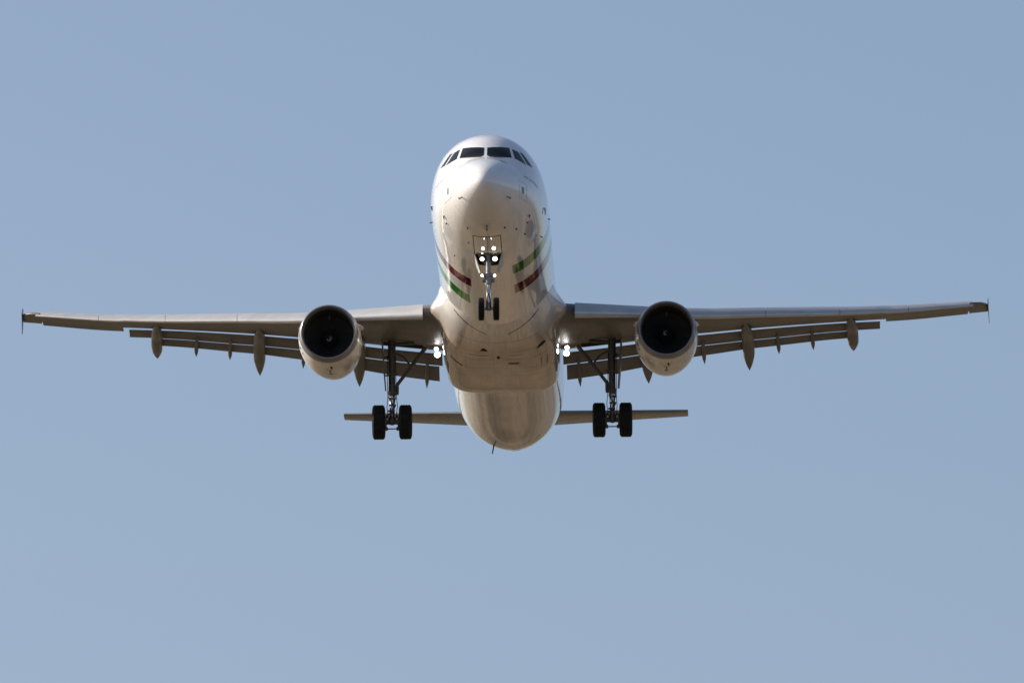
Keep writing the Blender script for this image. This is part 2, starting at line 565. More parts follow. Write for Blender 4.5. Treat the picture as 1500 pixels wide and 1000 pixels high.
def patch(mb, fn, corners, n=8, m=8, mi=0):
    """bilinear patch of four (u, v) corners sent through fn"""
    (a, b, c, d_) = corners
    vs = []
    for i in range(n + 1):
        for j in range(m + 1):
            s, t = i / n, j / m
            u = lerp(lerp(a[0], b[0], s), lerp(d_[0], c[0], s), t)
            v = lerp(lerp(a[1], b[1], s), lerp(d_[1], c[1], s), t)
            vs.append(Lp(fn(u, v)))
    fs = [(i * (m + 1) + j, (i + 1) * (m + 1) + j, (i + 1) * (m + 1) + j + 1, i * (m + 1) + j + 1) for i in range(n) for j in range(m)]
    mb.add(vs, fs, mi)

# ------------------------------------------------------------------ the airliner
PITCH, YAW, ROLL = 4.0, -1.5, -0.40
root = bpy.data.objects.new("airliner", None)
COL.objects.link(root)
root.empty_display_size = 5
root['label'] = "white twin-engine passenger jet flying overhead with wheels down, lamps lit, red and green belly stripes"
root['category'] = "airliner"
cm = Matrix.Translation(camo.location) @ camo.rotation_euler.to_matrix().to_4x4()
NOSE = cm @ Vector((-0.93, 6.03, -409.0))           # where the nose datum is in the air
rot = (Matrix.Rotation(R(YAW), 4, 'Z') @ Matrix.Rotation(R(-PITCH), 4, 'X') @ Matrix.Rotation(R(ROLL), 4, 'Y'))
root.matrix_world = Matrix.Translation(NOSE) @ rot @ Matrix.Translation(Vector((0, BASE_D, BASE_Z)))

def part(mb, name, mat, parent=root, **kw):
    return mb.build(name, mat, parent, **kw)

# ---- fuselage
mb = MB()
ds = [0.0005] + [7.5 * (k / 60.0) ** 2 for k in range(1, 61)] + [7.5 + 0.5 * k for k in range(1, 46)] + [30 + 0.25 * k for k in range(1, 59)]
NA = 128
mb.loft([[Lp(fus_pt(d, 2 * math.pi * k / NA)) for k in range(NA)] for d in ds])
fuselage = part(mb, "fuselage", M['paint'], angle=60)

# ---- windscreen: panes given by their corners seen from dead ahead (x, z), same on both sides
# inner top, outer top, then the sill from the outer to the inner corner
PANES = [
    [(0.052, 0.955), (0.770, 1.050), (0.868, 0.580), (0.50, 0.535), (0.15, 0.515), (0.052, 0.600)],
    [(0.860, 1.020), (1.055, 0.955), (1.335, 0.455), (0.968, 0.570)],
    [(1.110, 0.968), (1.200, 0.945), (1.530, 0.490), (1.370, 0.497)],
]
def pane(mb, pts, s, off, n=16, m=8):
    top0, top1, sill = pts[0], pts[1], list(reversed(pts[2:]))
    cxs = [abs(p[0]) for p in sill]
    vs = []
    for i in range(n + 1):
        q = i / n
        tx, tz = lerp(top0[0], top1[0], q), lerp(top0[1], top1[1], q)
        bx = lerp(sill[0][0], sill[-1][0], q)
        k = 0
        while k < len(sill) - 2 and bx > sill[k + 1][0]:
            k += 1
        f = (bx - sill[k][0]) / max(1e-6, sill[k + 1][0] - sill[k][0])
        bz = lerp(sill[k][1], sill[k + 1][1], f)
        for j2 in range(m + 1):
            t = j2 / m
            vs.append(Lp(fus_from_front(s * lerp(tx, bx, t), lerp(tz, bz, t), off)))
    mb.add(vs, [(a * (m + 1) + b, (a + 1) * (m + 1) + b, (a + 1) * (m + 1) + b + 1, a * (m + 1) + b + 1) for a in range(n) for b in range(m)])
for pts in PANES:
    for s in (1, -1):
        mb = MB()
        pane(mb, pts, s, 0.007)
        win = part(mb, "cockpit_window", M['glass'], fuselage)

# ---- small fittings on the nose: probes, vanes, static plates, drains
def stub(name, x, z, ln=0.07, r=0.02, aft=0.0, mat='probe', side=0.0):
    p = fus_from_front(x, z)
    n = fus_n(p)
    q = p + n * ln + Vector((side, aft, 0))
    mb = MB()
    mb.tube([Lp(p - n * 0.02), Lp(p + n * ln * 0.8), Lp(q)], [r * 1.4, r * 1.1, r * 0.6], 8)
    part(mb, name, M[mat], fuselage)
def skin_spot(name, d, a0, wa, wd, mat='probe', off=0.004):
    """small flush plate on the skin at station d and angle a0 from the crown"""
    mb = MB()
    patch(mb, lambda u, v: fus_pt(v, u, off), [(a0 - wa, d - wd), (a0 + wa, d - wd), (a0 + wa, d + wd), (a0 - wa, d + wd)], 4, 4)
    part(mb, name, M[mat], fuselage)
for s in (-1, 1):
    # pitot heads beside the radome
    p = fus_from_front(s * 0.752, -1.076)
    n = fus_n(p)
    mb = MB()
    e = p + n * 0.13
    mb.tube([Lp(p - n * 0.02), Lp(e)], [0.022, 0.016], 8)
    mb.tube([Lp(e + Vector((0, 0.03, 0))), Lp(e + Vector((0, -0.24, -0.02)))], [0.020, 0.014], 8)
    part(mb, "pitot_probe", M['probe'], fuselage)
    # static plate: pale outlined frame with a dark port panel inside
    mb = MB()
    px, pz = s * 1.245, -0.662
    for (w_, h_, t_) in ((0.150, 0.34, 0.018),):
        for (x0, x1, z0, z1) in ((-w_, w_, h_ - t_, h_), (-w_, w_, -h_, -h_ + t_), (-w_, -w_ + t_, -h_, h_), (w_ - t_, w_, -h_, h_)):
            patch(mb, lambda u, v: fus_from_front(u, v, 0.004), [(px + x0 * 0.8, pz + z0 * 0.8), (px + x1 * 0.8, pz + z0 * 0.8), (px + x1 * 0.8, pz + z1 * 0.8), (px + x0 * 0.8, pz + z1 * 0.8)], 3, 3)
    sp = part(mb, "static_plate", M['greytext'], fuselage)
    mb = MB()
    patch(mb, lambda u, v: fus_from_front(u, v, 0.005), [(px - 0.035, pz - 0.10), (px + 0.035, pz - 0.10), (px + 0.035, pz + 0.10), (px - 0.035, pz + 0.10)], 4, 6)
    part(mb, "static_port", M['greydark'], fuselage)
    # angle of attack vane low on the flank
    p = fus_from_front(s * 1.405, -1.146)
    n = fus_n(p)
    mb = MB()
    mb.tube([Lp(p - n * 0.02), Lp(p + n * 0.045)], [0.026, 0.022], 8)
    mb.tube([Lp(p + n * 0.04), Lp(p + n * 0.06 + Vector((s * -0.05, 0.12, -0.05)))], [0.020, 0.013], 8)
    part(mb, "vane", M['probe'], fuselage)
    stub("drain_stub", s * 0.61, -1.716, 0.05, 0.024)
    stub("drain_stub", s * 1.335, -1.31, 0.05, 0.022)
stub("temperature_probe", 0.030, -1.765, 0.08, 0.024)
stub("drain_stub", 0.026, -1.812, 0.06, 0.024)
stub("drain_stub", 0.976, -1.606, 0.05, 0.026)
stub("drain_stub", 1.232, -1.511, 0.05, 0.022)
stub("drain_stub", -0.636, -1.866, 0.03, 0.022)
stub("drain_stub", -1.163, -1.667, 0.03, 0.022)
def flank(s, d, z):
    """point of the skin on side s at station d and height z"""
    zt, zb, w, zc = fus(d)
    h = (zt - zc) if z > zc else (zc - zb)
    return Vector((s * w * math.sqrt(max(0.0, 1 - ((z - zc) / h) ** 2)), d, z))
for (s, d, z, q) in ((1, 5.12, -0.42, (0.03, 0.20, -0.17)), (1, 6.8, -0.985, (0.04, 0.02, -0.02)), (1, 7.6, -0.18, (0.05, 0.02, -0.01)), (-1, 5.0, -0.36, (-0.01, 0.2, -0.08)), (-1, 7.2, -0.35, (-0.08, 0.02, 0.0))):
    p = flank(s, d, z)
    mb = MB()
    mb.tube([Lp(p - fus_n(p) * 0.02), Lp(p + fus_n(p) * 0.03), Lp(p + Vector(q))], [0.024, 0.022, 0.014], 8)
    part(mb, "ice_probe" if abs(d - 5) < 0.5 else "drain_stub", M['probe'], fuselage)
# faint name lettering under the cockpit side windows, too small in the photograph to read
random.seed(4)
for s in (-1, 1):
    mb = MB()
    for k in range(11):
        q0 = k / 11
        xa, xb = lerp(1.275, 1.71, q0), lerp(1.275, 1.71, q0 + 0.062)
        za, zb_ = lerp(-0.115, -0.150, q0), lerp(-0.115, -0.150, q0 + 0.062)
        h_ = 0.105
        stroke = random.choice(((0, 1, 0.30), (0, 1, 0.5), (0.1, 0.9, 0.7)))
        f = lambda u, v: fus_from_front(s * u, v, 0.004)
        xm = lerp(xa, xb, 0.45)
        patch(mb, f, [(xa, za - h_ / 2), (xm, za - h_ / 2), (xm, za + h_ / 2), (xa, za + h_ / 2)], 2, 3)
        zz = za + h_ / 2 - stroke[2] * h_
        patch(mb, f, [(xm, zz), (xb, zz), (xb, zz + 0.03), (xm, zz + 0.03)], 2, 2)
    part(mb, "name_lettering", M['greytext'], fuselage)
# blade aerials on the crown and under the tail
mb = MB()
mb.slab([L(0, 4.3, 1.86), L(0, 4.75, 1.94), L(0, 4.80, 2.13), L(0, 4.68, 2.13)], (0.012, 0, 0))
part(mb, "blade_aerial", M['gearw'], fuselage, smooth=False)
p, q = fus_below(-0.60, 33.6), fus_below(-0.60, 34.0)
mb = MB()
mb.slab([Lp(p + Vector((0, 0, 0.03))), Lp(q + Vector((0, 0, 0.03))), Lp(q + Vector((-0.07, 0.18, -0.26))), Lp(q + Vector((-0.07, 0.02, -0.27)))], (0.018, 0, 0.004))
part(mb, "drain_mast", M['probe'], fuselage, smooth=False)
mb = MB()
patch(mb, lambda u, v: fus_below(u, v, 0.03), [(0.0, 34.6), (0.32, 34.6), (0.32, 34.8), (0.0, 34.8)], 4, 4)
part(mb, "tail_bumper", M['probe'], fuselage)
# windscreen wipers and the pale join below the centre post
for s in (-1, 1):
    mb = MB()
    pts = [Lp(fus_from_front(s * lerp(0.12, 0.62, k / 6), lerp(0.50, 0.555, k / 6) , 0.02)) for k in range(7)]
    mb.tube(pts, 0.011, 6)
    part(mb, "wiper", M['probe'], fuselage)

# ------------------------------------------------------------------ belly fairing
def c_(pts):
    return Curve(pts)
BF_W = c_([(13.2, 1.2), (14.5, 1.72), (16, 1.98), (17.5, 2.03), (23.2, 2.03), (24.2, 1.99), (25.2, 1.88), (26.5, 1.6), (28.6, 1.2)])
BF_B = c_([(13.2, -1.95), (14.5, -2.05), (16, -2.16), (17.5, -2.29), (19, -2.36), (22.6, -2.40), (23.5, -2.37), (24.1, -2.26), (24.8, -2.02), (26, -1.6), (28.6, -1.3)])
BF_N = c_([(13.2, 2.0), (15, 2.05), (17, 2.4), (19, 3.4), (20.5, 4.4), (23.6, 4.6), (26, 3.0), (28.6, 2.1)])
BF_F = c_([(13.2, 0.0), (15.2, 0.0), (16.4, 0.08), (17.7, 0.33), (18.8, 0.28), (20.5, 0.14), (23, 0.05), (25, 0.0), (28.6, 0)])
def bf_section(d, n=56):
    w, b, ex, fl = BF_W(d), BF_B(d), BF_N(d), BF_F(d)
    zc = -0.55
    out = []
    for k in range(n + 1):
        a = math.pi * k / n                       # right side, under, left side
        cx, sz = math.cos(a), math.sin(a)
        x = w * math.copysign(abs(cx) ** (2 / ex), cx)
        z = zc - (zc - b) * abs(sz) ** (2 / ex)
        x += math.copysign(fl, cx) * math.exp(-((z + 0.80) / 0.30) ** 2) * min(1, abs(cx) * 3)
        out.append(L(x, d, z))
    out.append(L(-w * 0.85, d, 0.1))
    out.append(L(w * 0.85, d, 0.1))
    return out
mb = MB()
mb.loft([bf_section(13.2 + 15.4 * k / 80) for k in range(81)])
fairing = part(mb, "belly_fairing", M['fairing'], angle=50)
def bf_under(x, d, off=0.0):
    w, b, ex = BF_W(d), BF_B(d), BF_N(d)
    zc = -0.55
    cx = min(1, abs(x) / w)
    sz = (1 - cx ** ex) ** (1 / ex)
    return Vector((x, d, zc - (zc - b) * sz - off))

def under_patch(name, q4, mat, off=0.006):
    """flush plate on the underside given by four (x, d) corners"""
    mb = MB()
    patch(mb, lambda u, v: bf_under(u, v, off), q4, 10, 10)
    part(mb, name, M[mat], fairing)
under_patch("air_inlet", [(-0.54, 17.40), (-0.48, 17.40), (-0.37, 17.72), (-0.65, 17.72)], 'dark')
under_patch("air_inlet", [(1.38, 17.80), (1.56, 17.72), (1.62, 17.92), (1.28, 18.10)], 'dark')
under_patch("drain_hole", [(-0.034, 18.25), (0.03, 18.45), (-0.034, 18.65), (-0.10, 18.45)], 'dark')
under_patch("air_outlet", [(-1.70, 19.30), (-1.30, 19.72), (-1.32, 19.84), (-1.72, 19.42)], 'bellymark')
under_patch("air_outlet", [(0.30, 19.15), (0.66, 19.15), (0.66, 19.38), (0.30, 19.38)], 'bellymark')
for (x0, x1) in ((1.42, 1.44), (1.62, 1.64)):
    under_patch("vent_slot", [(x0, 19.1), (x1, 19.1), (x1, 20.0), (x0, 20.0)], 'bellymark')

for (x0, x1) in ((-1.08, -0.36), (0.36, 0.86)):  # pale painted strips standing in for light reflected by panel edges
    under_patch("edge_glint", [(x0, 18.30), (x1, 18.30), (x1, 18.40), (x0, 18.40)], 'strip', 0.012)
# ------------------------------------------------------------------ wings
LE_D = lambda x: 17.6 + (x - 2.0) * 0.52
LE_Z = c_([(1.0, -0.90), (2, -0.83), (3.3, -0.72), (7.4, -0.37), (10.4, 0.01), (13.5, 0.46), (16.4, 1.00), (17.0, 1.11)])
CH = lambda x: lerp(6.1, 3.95, (x - 2.0) / 4.5) if x < 6.5 else lerp(3.95, 1.55, (x - 6.5) / 10.4)
INC = c_([(1.0, 2.4), (3.3, 1.9), (6.5, -0.6), (9.0, -3.2), (12.6, -4.3), (14.5, -3.0), (17.0, -1.6)])
TC = c_([(1.0, 0.150), (6.5, 0.120), (17.0, 0.105)])
KM = 0.86                                         # main wing box reaches this far along the full chord where flaps hang
def half(u, t):
    return 5 * t * (0.2969 * math.sqrt(u) - 0.1260 * u - 0.3516 * u * u + 0.2843 * u ** 3 - 0.1036 * u ** 4)
def camber(u, m=0.016, p=0.42):
    return m / p ** 2 * (2 * p * u - u * u) if u < p else m / (1 - p) ** 2 * (1 - 2 * p + 2 * p * u - u * u)
def foil(u, t):
    return camber(u) + half(u, t), camber(u) - half(u, t)
def wpt(sx, x, s, t):
    """section coordinates (s aft, t up, metres) at span x -> aircraft local"""
    a = R(INC(x))
    return L(sx * x, LE_D(x) + s * math.cos(a) + t * math.sin(a), LE_Z(x) + t * math.cos(a) - s * math.sin(a))
US = [0.5 * (1 - math.cos(math.pi * k / 26)) for k in range(27)]
def main_section(sx, x, full):
    c, t = CH(x), TC(x)
    pts = []
    top, bot = [], []
    for k, u in enumerate(US):
        if full:
            uu = u * 0.745
            cu, tt = c, t
        else:
            uu, cu, tt = u, c * KM, t * 1.12
        hi, lo = foil(uu, tt)
        sq = uu if uu > 0.16 else 0.05 + uu * 0.11 / 0.16     # blunted nose behind the slat
        top.append((sq * cu, hi * cu))
        bot.append((sq * cu, lo * cu))
    pts = list(reversed(top)) + bot[1:]
    return [wpt(sx, x, *p) for p in pts]
def slat_section(sx, x, drop=21, fwd=0.05):
    c, t = CH(x), TC(x) * 1.12
    t = t if x < 13.3 else TC(x)
    kc = c * KM if x < 13.3 else c
    ut = min(0.20, max(0.10, (SLAT_C if x > 6 else 0.40) / kc))
    ul = 0.24 * ut
    outer = []
    for k in range(15):
        u = ut * (1 - k / 14.0) ** 1.6
        outer.append((u * kc, foil(u, t)[0] * kc))
    for k in range(1, 6):
        u = ul * (k / 5.0) ** 1.5
        outer.append((u * kc, foil(u, t)[1] * kc))
    inner = []
    for k in range(1, 9):
        q = k / 9.0
        u = lerp(ul, ut, q)
        inner.append(((u + 0.02 * math.sin(q * math.pi)) * kc, lerp(foil(ul, t)[1], foil(ut, t)[0], q ** 0.55) * kc * 0.93))
    P = outer + inner
    px, pz = P[0]
    a = R(drop)
    res = []
    for (s, z) in P:
        ds_, dz_ = s - px, z - pz
        rs = ds_ * math.cos(a) - dz_ * math.sin(a)
        rz = ds_ * math.sin(a) + dz_ * math.cos(a)
        res.append(wpt(sx, x, px + rs - fwd * kc, pz + rz + SLAT_UP(x)))
    return res
SLAT_C = 0.47
SLAT_UP = c_([(2.0, -0.05), (5.2, -0.02), (7.4, 0.01), (9.0, 0.045), (17.0, 0.03)])
SLATS = [(2.62, 5.42), (6.08, 9.165), (9.18, 11.735), (11.75, 14.135), (14.15, 16.42)]
FL1 = c_([(1.9, 0.66), (3.3, 0.64), (6.5, 0.62), (9.0, 0.62), (11.6, 0.52), (13.4, 0.48)])
FL2 = c_([(1.9, 0.65), (3.3, 0.62), (6.5, 0.46), (9.0, 0.37), (11.6, 0.34), (13.4, 0.32)])
GAP1 = c_([(1.9, 0.085), (5.0, 0.06), (7.0, 0.018), (11.0, 0.010), (13.4, 0.04)])
GAP2 = 0.0
D1, D2 = 23.0, 38.0
def te_main(x):
    return CH(x) * KM, 0.0
def flap_frames(x):
    """LE point and angle of both flap elements in section coordinates"""
    s, t = te_main(x)
    c1 = FL1(x)
    l1 = (s - 0.02, t - GAP1(x) - 0.075 * c1)
    a1 = R(D1)
    e1 = (l1[0] + c1 * math.cos(a1), l1[1] - c1 * math.sin(a1))
    c2 = FL2(x)
    l2 = (e1[0] - 0.01, e1[1] - GAP2 - 0.05 * c2)
    return l1, a1, e1, l2, R(D2)
def flap_section(sx, x, which, tt=0.13):
    l1, a1, e1, l2, a2 = flap_frames(x)
    (ls, lt), a, c = (l1, a1, FL1(x)) if which == 1 else (l2, a2, FL2(x))
    top, bot = [], []
    for k in range(13):
        u = 0.5 * (1 - math.cos(math.pi * k / 12))
        h = half(u, tt)
        for arr, v in ((top, 0.03 * math.sin(math.pi * u) + h), (bot, 0.03 * math.sin(math.pi * u) - h)):
            s_, t_ = u * c, v * c
            arr.append((ls + s_ * math.cos(a) + t_ * math.sin(a), lt - s_ * math.sin(a) + t_ * math.cos(a)))
    return [wpt(sx, x, *p) for p in list(reversed(top)) + bot[1:]]

def canoe(path, ws, hs, n=18, steps=36):
    """streamlined pod along a path of (x, d, z) with half-width/half-height profiles over 0..1"""
    P = [Vector(p) for p in path]
    acc = [0.0]
    for i in range(len(P) - 1):
        acc.append(acc[-1] + (P[i + 1] - P[i]).length)
    cx = Curve([(a / acc[-1], p.x) for a, p in zip(acc, P)])
    cy = Curve([(a / acc[-1], p.y) for a, p in zip(acc, P)])
    cz = Curve([(a / acc[-1], p.z) for a, p in zip(acc, P)])
    secs = []
    for i in range(steps + 1):
        q = i / steps
        w, h = ws(q), hs(q)
        ring = []
        for k in range(n):
            a = 2 * math.pi * k / n
            sa, ca = math.sin(a), math.cos(a)
            ring.append(L(cx(q) + w * math.copysign(abs(sa) ** 0.75, sa), cy(q), cz(q) + h * math.copysign(abs(ca) ** 0.75, ca)))
        secs.append(ring)
    return secs

def make_wing(sx):
    mb = MB()
    xs = [1.2, 1.9, 2.6, 3.3, 4.2, 5.2, 6.0, 6.5, 7.2, 8, 9, 10, 11, 12, 12.7, 13.30]
    secs = [main_section(sx, x, False) for x in xs]
    secs += [main_section(sx, x, True) for x in (13.301, 14, 15, 16, 16.28)]
    mb.loft(secs)
    w = part(mb, "wing", M['wing'], angle=40)
    # rounded tip cap with its own full chord
    mb = MB()
    secs = []
    for x, k in ((16.285, 1.0), (16.5, 1.0), (16.7, 0.97), (16.85, 0.86), (16.93, 0.60), (16.95, 0.22)):
        c, t = CH(x), TC(x) * k
        ring = []
        le = 0.0 if x < 16.55 else (x - 16.55) ** 2 * 2.6
        for u in reversed(US):
            ring.append((lerp(le, c, u), foil(u, t)[0] * c))
        for u in US[1:]:
            ring.append((lerp(le, c, u), foil(u, t)[1] * c))
        secs.append([wpt(sx, x, *p) for p in ring])
    mb.loft(secs)
    part(mb, "wing_tip", M['wing'], w, angle=45)
    # slats
    for (a, b) in SLATS:
        mb = MB()
        n = 10
        mb.loft([slat_section(sx, lerp(a, b, k / n)) for k in range(n + 1)])
        part(mb, "slat", M['slat'], w, angle=50)
    # flaps: inboard and outboard pairs of double-slotted elements
    for (a, b, which) in ((2.10, 6.42, 1), (6.46, 13.15, 1), (2.22, 6.42, 2), (6.46, 12.28, 2)):
        mb = MB()
        n = 14
        mb.loft([flap_section(sx, lerp(a, b, k / n), which) for k in range(n + 1)])
        part(mb, "flap" if which == 1 else "flap_tab", M['flap'], w, angle=40)
    # aileron
    mb = MB()
    secs = []
    for k in range(9):
        x = lerp(13.36, 16.24, k / 8)
        c, t = CH(x), TC(x)
        a = R(7 if sx < 0 else 2.0)
        hp = (0.755 * c, foil(0.755, t)[1] * c * 0.4)
        ring = []
        us = [0.755 + 0.245 * j / 8 for j in range(9)]
        for u in reversed(us):
            ring.append((u * c, foil(u, t)[0] * c))
        for u in us:
            ring.append((u * c, foil(u, t)[1] * c - (0.004 if u > 0.99 else 0)))
        rr = []
        for (s, z) in ring:
            ds_, dz_ = s - hp[0], z - hp[1]
            rr.append((hp[0] + ds_ * math.cos(a) + dz_ * math.sin(a), hp[1] - ds_ * math.sin(a) + dz_ * math.cos(a)))
        secs.append([wpt(sx, x, *p) for p in rr])
    mb.loft(secs)
    part(mb, "aileron", M['flap'], w)
    # flap track fairings
    for (x, u0, dz_end, extra, hw) in ((4.93, 0.42, -1.0, 1.05, 0.215), (8.45, 0.32, -1.06, 1.05, 0.215), (12.1, 0.32, -0.76, 0.98, 0.20)):
        c = CH(x)
        s0 = u0 * c
        lo0 = foil(u0 / KM, TC(x) * 1.12)[1] * c * KM
        l1, a1, e1, l2, a2 = flap_frames(x)
        p0 = (s0, lo0 + 0.05)
        p1 = (lerp(s0, l1[0], 0.55), lo0 - 0.10)
        p2 = (l1[0] + 0.05, l1[1] - 0.16)
        p3 = (e1[0] + 0.05, e1[1] - 0.14)
        p4 = (e1[0] + extra, e1[1] + dz_end + 0.20)
        path = []
        for i, p in enumerate((p0, p1, p2, p3, p4)):
            a = R(INC(x))
            path.append((sx * (x + 0.03 * i), LE_D(x) + p[0] * math.cos(a) + p[1] * math.sin(a), LE_Z(x) + p[1] * math.cos(a) - p[0] * math.sin(a)))
        ws = Curve([(0, 0.008), (0.16, hw * 0.5), (0.42, hw), (0.76, hw * 0.98), (0.90, hw * 0.60), (1.0, 0.008)])
        hs = Curve([(0, 0.01), (0.16, 0.10), (0.40, 0.20), (0.72, 0.23), (0.88, 0.10), (1.0, 0.006)])
        mb = MB()
        mb.loft(canoe(path, ws, hs))
        part(mb, "flap_track_fairing", M['canoe'], w, angle=60)
    # small hinge fairings of the rear flap
    for x in (2.62, 6.95, 9.55, 10.75):
        l1, a1, e1, l2, a2 = flap_frames(x)
        c2 = FL2(x)
        e2 = (l2[0] + c2 * math.cos(a2), l2[1] - c2 * math.sin(a2))
        pts = [(lerp(l1[0], e1[0], 0.35), lerp(l1[1], e1[1], 0.35) - 0.03), (e1[0], e1[1] - 0.07), (lerp(l2[0], e2[0], 0.7), lerp(l2[1], e2[1], 0.7) - 0.09), (e2[0] + 0.16, e2[1] - 0.26)]
        path = []
        a = R(INC(x))
        for i, p in enumerate(pts):
            path.append((sx * (x + 0.02 * i), LE_D(x) + p[0] * math.cos(a) + p[1] * math.sin(a), LE_Z(x) + p[1] * math.cos(a) - p[0] * math.sin(a)))
        mb = MB()
        mb.loft(canoe(path, Curve([(0, 0.01), (0.3, 0.06), (0.7, 0.072), (1, 0.008)]), Curve([(0, 0.01), (0.3, 0.07), (0.7, 0.08), (1, 0.01)]), 12, 20))
        part(mb, "flap_hinge_fairing", M['canoe'], w, angle=60)
    # wing tip fence
    x = 16.95
    mb = MB()
    d0, z0 = LE_D(x), LE_Z(x)
    poly = [(0.02, 0.0), (0.62, 0.30), (1.16, 0.45), (1.50, 0.48), (1.56, 0.05), (1.50, -0.40), (1.20, -0.44), (0.55, -0.16)]
    mb.slab([L(sx * (x - 0.030 + 0.030 * p[0] + 0.06 * max(0, -p[1])), d0 + p[0], z0 + p[1]) for p in poly], (sx * 0.007, 0, 0))
    part(mb, "wingtip_fence", M['wing'], w, smooth=False)
    # landing lamp under the wing root: housing ring and lit lenses
    for (lx, ld, dz, r) in ((2.24, 21.9, -0.19, 0.108), (2.27, 21.7, -0.02, 0.075)):
        c = CH(lx)
        u = (ld - LE_D(lx)) / (c * KM)
        zz = LE_Z(lx) + foil(u, TC(lx) * 1.12)[1] * c * KM - (ld - LE_D(lx)) * math.sin(R(INC(lx))) - 0.12 + dz
        cc = L(sx * lx, ld, zz)
        mb = MB()
        T = Matrix.Rotation(R(-9), 3, 'X')
        mb.lathe(cc, [(0.16, 0.02), (0.14, r * 0.7), (0.0, r * 1.12), (-0.03, r * 1.12), (-0.03, r * 0.98), (0.02, r * 0.9)], 24, 'y', tilt=T)
        mb.rod(Vector(cc) + Vector((0, 0.10, 0)), Vector(cc) + Vector((0, 0.3, 0.35)), 0.04)
        ll = part(mb, "landing_light", M['gearw'], w)
        mb = MB()
        mb.lathe(cc, [(-0.045, 0.001), (-0.04, r * 0.5), (-0.018, r * 0.97), (0.01, r * 0.97)], 24, 'y', tilt=T)
        part(mb, "lamp_lens", M['lampw'], w)
    return w
wing_l = make_wing(-1)
wing_r = make_wing(1)

